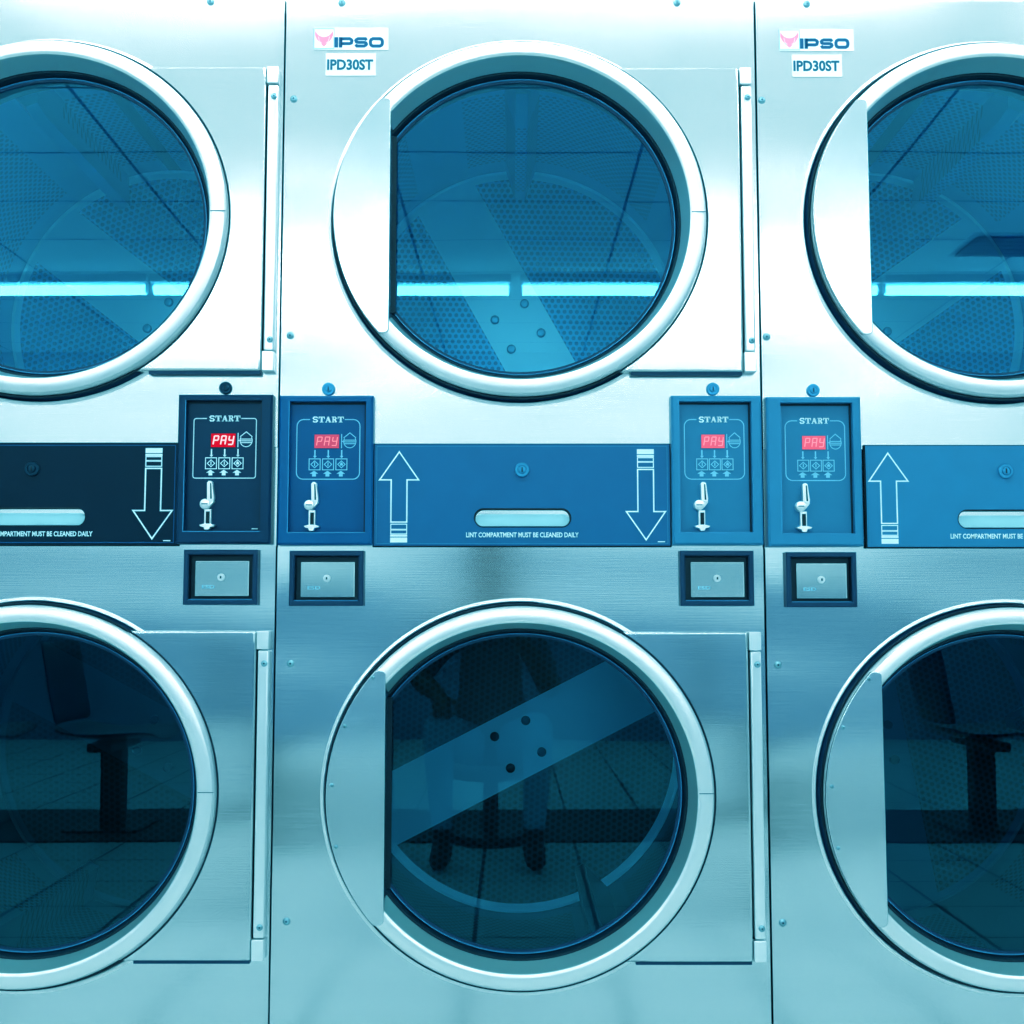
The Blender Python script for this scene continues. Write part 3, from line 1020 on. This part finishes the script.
def tube_light(x0, x1, y, label, near=False):
    drop = 0.30 if near else 0.0
    t = thing('ceiling_tube_light', label, 'ceiling light', ((x0 + x1) / 2, y, ZC - drop))
    L = (x1 - x0) / 2
    mb = MB(M['fixture'])
    mb.box(-L, L, -0.03 if near else -0.06, 0.03 if near else 0.06, -0.045, 0.0)
    for q in ((-0.8, 0.8) if near else ()):
        mb.box(q * L - 0.006, q * L + 0.006, -0.006, 0.006, 0.0, drop)
    mb.build('fixture_body', t, bevel=0.004)
    mb = MB(M['tube_fill'] if near else M['tube'])
    n = 12
    rings = [[(x, 0.03 * math.cos(2 * PI * i / n), -0.078 + 0.03 * math.sin(2 * PI * i / n)) for i in range(n)] for x in (-L + 0.015, L - 0.015)]
    mb.loops(rings, True, None, True, True)
    mb.build('tube', t)
    mb = MB(M['fixture'])
    for q in (-1, 1):
        mb.box(q * (L - 0.008) - 0.008, q * (L - 0.008) + 0.008, -0.016, 0.016, -0.095, -0.045)
    mb.build('tube_holder', t)


g = ['far left', 'left of centre', 'right of centre', 'far right']
for i, x in enumerate((-4.02, -2.01, 0.03, 2.04)):
    tube_light(x, x + 1.99, -4.55, 'long white fluorescent tube on the ceiling behind the chairs, %s' % g[i])
for i, x in enumerate((-3.6, -1.2, 1.2)):  # near row added out of view to light steel and ceiling
    tube_light(x, x + 2.2, -0.60, 'unseen fill tube added under the ceiling before the dryers, %s' % ('left', 'middle', 'right')[i], True)

# waiting chairs opposite the dryers, on a dark plinth
tag(MB(M['plinth']).box(-3.2, 3.2, -3.45, -2.66, 0, 0.008).build('floor_mat', bevel=0.002), 'long dark mat under the row of waiting chairs', 'mat')


def chair(x, label):
    t = thing('waiting_chair', label, 'chair', (x, -2.98, 0.008), 'waiting chairs opposite the dryers')
    t.rotation_euler = (0, 0, -PI / 2)
    mb = MB(M['post'])
    mb.box(-0.045, 0.045, -0.045, 0.045, 0.01, 0.33)
    mb.build('post', t, bevel=0.006)
    mb = MB(M['post'])
    mb.box(-0.16, 0.16, -0.16, 0.16, 0.0, 0.012)
    mb.build('base', t, bevel=0.004)
    mb = MB(M['post'])
    mb.box(-0.20, 0.20, -0.05, 0.05, 0.33, 0.365)
    mb.build('bracket', t, bevel=0.004)
    # one-piece shell: seat, curved up to the back
    prof = [(0.24, 0.375), (0.21, 0.395), (0.10, 0.385), (-0.06, 0.375), (-0.16, 0.385), (-0.205, 0.43), (-0.235, 0.55), (-0.26, 0.70), (-0.275, 0.78)]
    for nm, sl in (('seat', prof[:6]), ('backrest', prof[5:])):
        mb = MB(M['shell'])
        rows = []
        for j, (y, z) in enumerate(sl):
            row = []
            for i in range(9):
                u = -1 + i / 4
                row.append((0.23 * u, y + (0.03 * u * u if z > 0.42 else 0), z + (0.03 * u * u if z <= 0.42 else 0)))
            rows.append(row)
        mb.loops(rows, False)
        o = mb.build(nm, t)
        sm = o.modifiers.new('Thickness', 'SOLIDIFY')
        sm.thickness = 0.012
        sb = o.modifiers.new('Smooth', 'SUBSURF')
        sb.levels = sb.render_levels = 1
    return t


for x, l in ((-2.30, 'far left'), (-1.65, 'second from the left'), (-1.0, 'left of the person'), (0.95, 'right of the person'), (1.92, 'second from the right'), (2.72, 'far right')):
    chair(x, 'blue moulded waiting chair on dark post, %s in the row' % l)

# ceiling vent
t = thing('ceiling_vent', 'dark slatted air vent set in the white ceiling', 'vent', (2.60, -3.92, ZC))
mb = MB(M['fixture'])
mb.box(-0.34, 0.34, -0.20, 0.20, -0.012, 0)
mb.build('vent_frame', t, bevel=0.003)
mb = MB(M['plinth'])
for i in range(5):
    mb.box(-0.31, 0.31, -0.165 + 0.068 * i, -0.108 + 0.068 * i, -0.022, -0.010)
mb.build('vent_slats', t)

# ------------------------------------------------------------------ the person taking the picture, seen only as a mirror image
M['skin'] = plain('brown_skin', (120, 74, 58), 0.55, 0, 0.05)
M['jacket'] = plain('charcoal_jacket', (84, 92, 98), 0.8)
M['jeans'] = plain('pale_blue_jeans', (150, 205, 232), 0.8, 0, 0.12)
M['shoe'] = plain('black_shoe', (8, 9, 11), 0.5)
M['hair'] = plain('black_hair', (8, 8, 10), 0.6, 0, 0.2)
M['eye'] = plain('eye_white', (230, 230, 226), 0.3)


def make_person(ox, oy, seat):
    V, E, R, K = [], [], [], []

    def add(p, r, kind, parent=None):
        V.append(Vector(p))
        R.append(r)
        K.append(kind)
        if parent is not None:
            E.append((parent, len(V) - 1))
        return len(V) - 1

    def chain(start, pts):
        i = start
        for p, r, kd in pts:
            i = add(p, r, kd, i)
        return i
    z = seat
    pel = add((0, 0, z + 0.10), 0.135, 'jeans')
    sp = chain(pel, [((0, 0.02, z + 0.26), 0.13, 'jacket'), ((0, 0.06, z + 0.42), 0.14, 'jacket'), ((0, 0.10, z + 0.54), 0.10, 'jacket')])
    nk = chain(sp, [((0, 0.13, z + 0.62), 0.055, 'skin'), ((0, 0.155, z + 0.68), 0.055, 'skin')])
    chain(nk, [((0, 0.175, z + 0.74), 0.082, 'skin'), ((0, 0.185, z + 0.82), 0.088, 'skin'), ((0, 0.175, z + 0.875), 0.06, 'skin')])
    for q in (-1, 1):
        k = chain(pel, [((q * 0.10, 0.06, z + 0.085), 0.092, 'jeans'), ((q * 0.15, 0.26, z + 0.14), 0.078, 'jeans'), ((q * 0.18, 0.43, z + 0.195), 0.062, 'jeans'), ((q * 0.175, 0.455, z + 0.03), 0.055, 'jeans'), ((q * 0.165, 0.465, z - 0.16), 0.042, 'jeans'), ((q * 0.16, 0.465, 0.085), 0.040, 'shoe')])
        chain(k, [((q * 0.165, 0.54, 0.05), 0.042, 'shoe'), ((q * 0.17, 0.64, 0.038), 0.034, 'shoe')])
    # arms: right one raised with the phone, left one resting on the knee
    def hand(i, wrist, d, up, side):
        """palm and five fingers from the wrist along d; up = back of the hand, side = thumb side"""
        w = Vector(wrist)
        d, up, side = Vector(d).normalized(), Vector(up).normalized(), Vector(side).normalized()
        p = add(w + d * 0.045, 0.026, 'skin', i)
        for j, ln in enumerate((0.062, 0.072, 0.066, 0.050)):
            o = side * (0.027 - 0.018 * j)
            a = add(w + d * 0.085 + o, 0.0095, 'skin', p)
            a = add(w + d * (0.085 + ln * 0.5) + o - up * 0.008, 0.0085, 'skin', a)
            add(w + d * (0.085 + ln * 0.85) + o - up * 0.030, 0.0075, 'skin', a)
        t = add(w + d * 0.030 + side * 0.036, 0.0115, 'skin', p)
        t = add(w + d * 0.062 + side * 0.056 - up * 0.008, 0.0100, 'skin', t)
        add(w + d * 0.085 + side * 0.058 - up * 0.022, 0.0085, 'skin', t)
    sh = chain(sp, [((0.17, 0.09, z + 0.50), 0.062, 'jacket'), ((0.235, 0.20, z + 0.31), 0.050, 'jacket'), ((0.225, 0.255, z + 0.315), 0.046, 'skin')])
    e = chain(sh, [((0.16, 0.44, z + 0.43), 0.036, 'skin'), ((0.10, 0.58, z + 0.515), 0.027, 'skin')])
    hand(e, (0.10, 0.58, z + 0.515), (-0.55, 0.75, 0.35), (0.3, 0.5, -0.6), (-0.3, 0.2, 0.9))
    sh = chain(sp, [((-0.17, 0.09, z + 0.50), 0.062, 'jacket'), ((-0.27, 0.15, z + 0.36), 0.050, 'jacket'), ((-0.26, 0.19, z + 0.335), 0.046, 'skin')])
    e = chain(sh, [((-0.215, 0.30, z + 0.315), 0.038, 'skin'), ((-0.18, 0.385, z + 0.290), 0.028, 'skin')])
    hand(e, (-0.18, 0.385, z + 0.290), (0.15, 0.95, -0.30), (0, 0.3, 0.95), (1, -0.1, 0))
    me = bpy.data.meshes.new('person')
    me.from_pydata([tuple(v) for v in V], E, [])
    o = bpy.data.objects.new('person', me)
    C.objects.link(o)
    sm = o.modifiers.new('Skin', 'SKIN')
    sm.use_smooth_shade = True
    for i, sv in enumerate(me.skin_vertices[0].data):
        sv.radius = (R[i], R[i])
        sv.use_root = (i == 0)
    ss = o.modifiers.new('Sub', 'SUBSURF')
    ss.levels = ss.render_levels = 2
    dg = bpy.context.evaluated_depsgraph_get()
    body = bpy.data.meshes.new_from_object(o.evaluated_get(dg))
    body.name = 'person'
    o.modifiers.clear()
    o.data = body
    body.materials.clear()
    kinds = ['skin', 'jacket', 'jeans', 'shoe']
    for kd in kinds:
        body.materials.append(M[kd])
    for p in body.polygons:
        c = p.center
        best, bk = 9, 'skin'
        for a, b in E:
            d = V[b] - V[a]
            t = max(0, min(1, (c - V[a]).dot(d) / max(1e-9, d.dot(d))))
            q = (c - V[a] - d * t).length - (R[a] + (R[b] - R[a]) * t)
            if q < best:
                best, bk = q, K[b]
        p.material_index = kinds.index(bk)
        p.use_smooth = True
    # face: nose, mouth, eyes, ears and hair as small children
    fz = z + 0.79
    hair = MB(M['hair'])
    n, rows = 20, []
    for j in range(9):
        v = math.radians(88 - 14 * j)
        row = []
        for i in range(n + 1):
            a = math.radians(200 + 0) + math.radians(320) * i / n - math.radians(90 + 20) + PI
            a = math.radians(90 + 52) + math.radians(256) * i / n
            row.append((0.094 * math.cos(v) * math.cos(a), 0.178 + 0.108 * math.cos(v) * math.sin(a), z + 0.80 + 0.118 * math.sin(v)))
        rows.append(row)
    hair.loops(rows, False)
    for q in (-1, 1):
        e = MB(M['eye'])
        e.lathe([(0.0125, 0.265), (0.009, 0.270), (0.006, 0.2715)], q * 0.032, fz + 0.012, 14, 0.6, None, False, True)
        e.lathe([(0.0058, 0.2716), (0.003, 0.2722)], q * 0.032, fz + 0.012, 10, 1.0, M['hair'], False, True)
        e.build('eye', o)
        e = MB(M['skin'])
        e.box(q * 0.090 - 0.007, q * 0.090 + 0.007, 0.165, 0.195, fz - 0.028, fz + 0.030)
        e.build('ear', o, bevel=0.006, seg=3)
    e = MB(M['skin'])
    e.prism([(-0.015, fz - 0.032), (0.015, fz - 0.032), (0.004, fz + 0.012), (-0.004, fz + 0.012)], 0.255, 0.287)
    e.build('nose', o, bevel=0.005, seg=3)
    e = MB(plain('lips', (110, 56, 52), 0.5))
    e.prism([(-0.024, fz - 0.056), (0, fz - 0.063), (0.024, fz - 0.056), (0.008, fz - 0.050), (-0.008, fz - 0.050)], 0.250, 0.268)
    e.build('mouth', o, bevel=0.003)
    h = hair.build('hair', o)
    sd = h.modifiers.new('Thickness', 'SOLIDIFY')
    sd.thickness = 0.014
    o.location = (ox, oy, 0)
    tag(o, 'seated person in grey jacket and pale jeans holding up a black phone', 'person')
    return o


make_person(-0.10, -2.70, 0.30)
ph = MB(M['post'])
ph.box(-0.075, 0.075, -0.004, 0.004, -0.037, 0.037)
ph.lathe([(0.006, 0.004), (0.006, 0.0055), (0.004, 0.006)], 0.058, 0.022, 16, 1.0, M['screw_dark'], False, True)
p_ = ph.build('phone', None, bevel=0.0025)
p_.location = (-0.0638, -2.018, H - 0.005)
tag(p_, 'black phone held level in the hand of the seated person', 'phone')
st = thing('low_stool', 'low dark round stool under the seated person', 'stool', (-0.10, -2.70, 0.008))
mb = MB(M['post'])
n = 24
for r, za, zb, nm in ((0.17, 0.247, 0.287, 'seat'), (0.03, 0.03, 0.247, 'post'), (0.16, 0.0, 0.03, 'base')):
    mb = MB(M['post'])
    mb.loops([[(r * math.cos(2 * PI * i / n), r * math.sin(2 * PI * i / n), zz) for i in range(n)] for zz in (za, zb)], True, None, True, True)
    mb.build(nm, st, bevel=0.006)

# ------------------------------------------------------------------ camera and light
cam_d = bpy.data.cameras.new('camera')
cam = bpy.data.objects.new('camera', cam_d)
C.objects.link(cam)
cam.location = (-0.0138, -1.993, H)
cam.rotation_euler = (math.radians(90 + 4.87), 0, 0)
cam_d.sensor_width = 36
cam_d.lens = 36 * 1200 / 1024
cam_d.clip_start = 0.02
bpy.context.scene.camera = cam

wd = bpy.data.worlds.new('world')
bpy.context.scene.world = wd
wd.use_nodes = True
bg = wd.node_tree.nodes['Background']
bg.inputs[0].default_value = (0.8, 0.92, 1.0, 1)
bg.inputs[1].default_value = 0.3

sc = bpy.context.scene
sc.view_settings.view_transform = 'Standard'
sc.view_settings.look = 'None'
sc.view_settings.exposure = 0.18
# cool print look of the photograph: reds fall off towards the shadows, whites stay white
sc.view_settings.use_curve_mapping = True
cm = sc.view_settings.curve_mapping
cm.extend = 'EXTRAPOLATED'
for ci, pts in ((0, ((0.05, 0.012), (0.15, 0.047), (0.3, 0.125), (0.5, 0.285), (0.7, 0.53), (0.85, 0.76))), (1, ((0.05, 0.047), (0.2, 0.205), (0.5, 0.505))), (2, ((0.05, 0.060), (0.2, 0.238), (0.5, 0.56)))):
    cu = cm.curves[ci]
    for p in pts:
        cu.points.new(p[0], p[1])
cm.update()
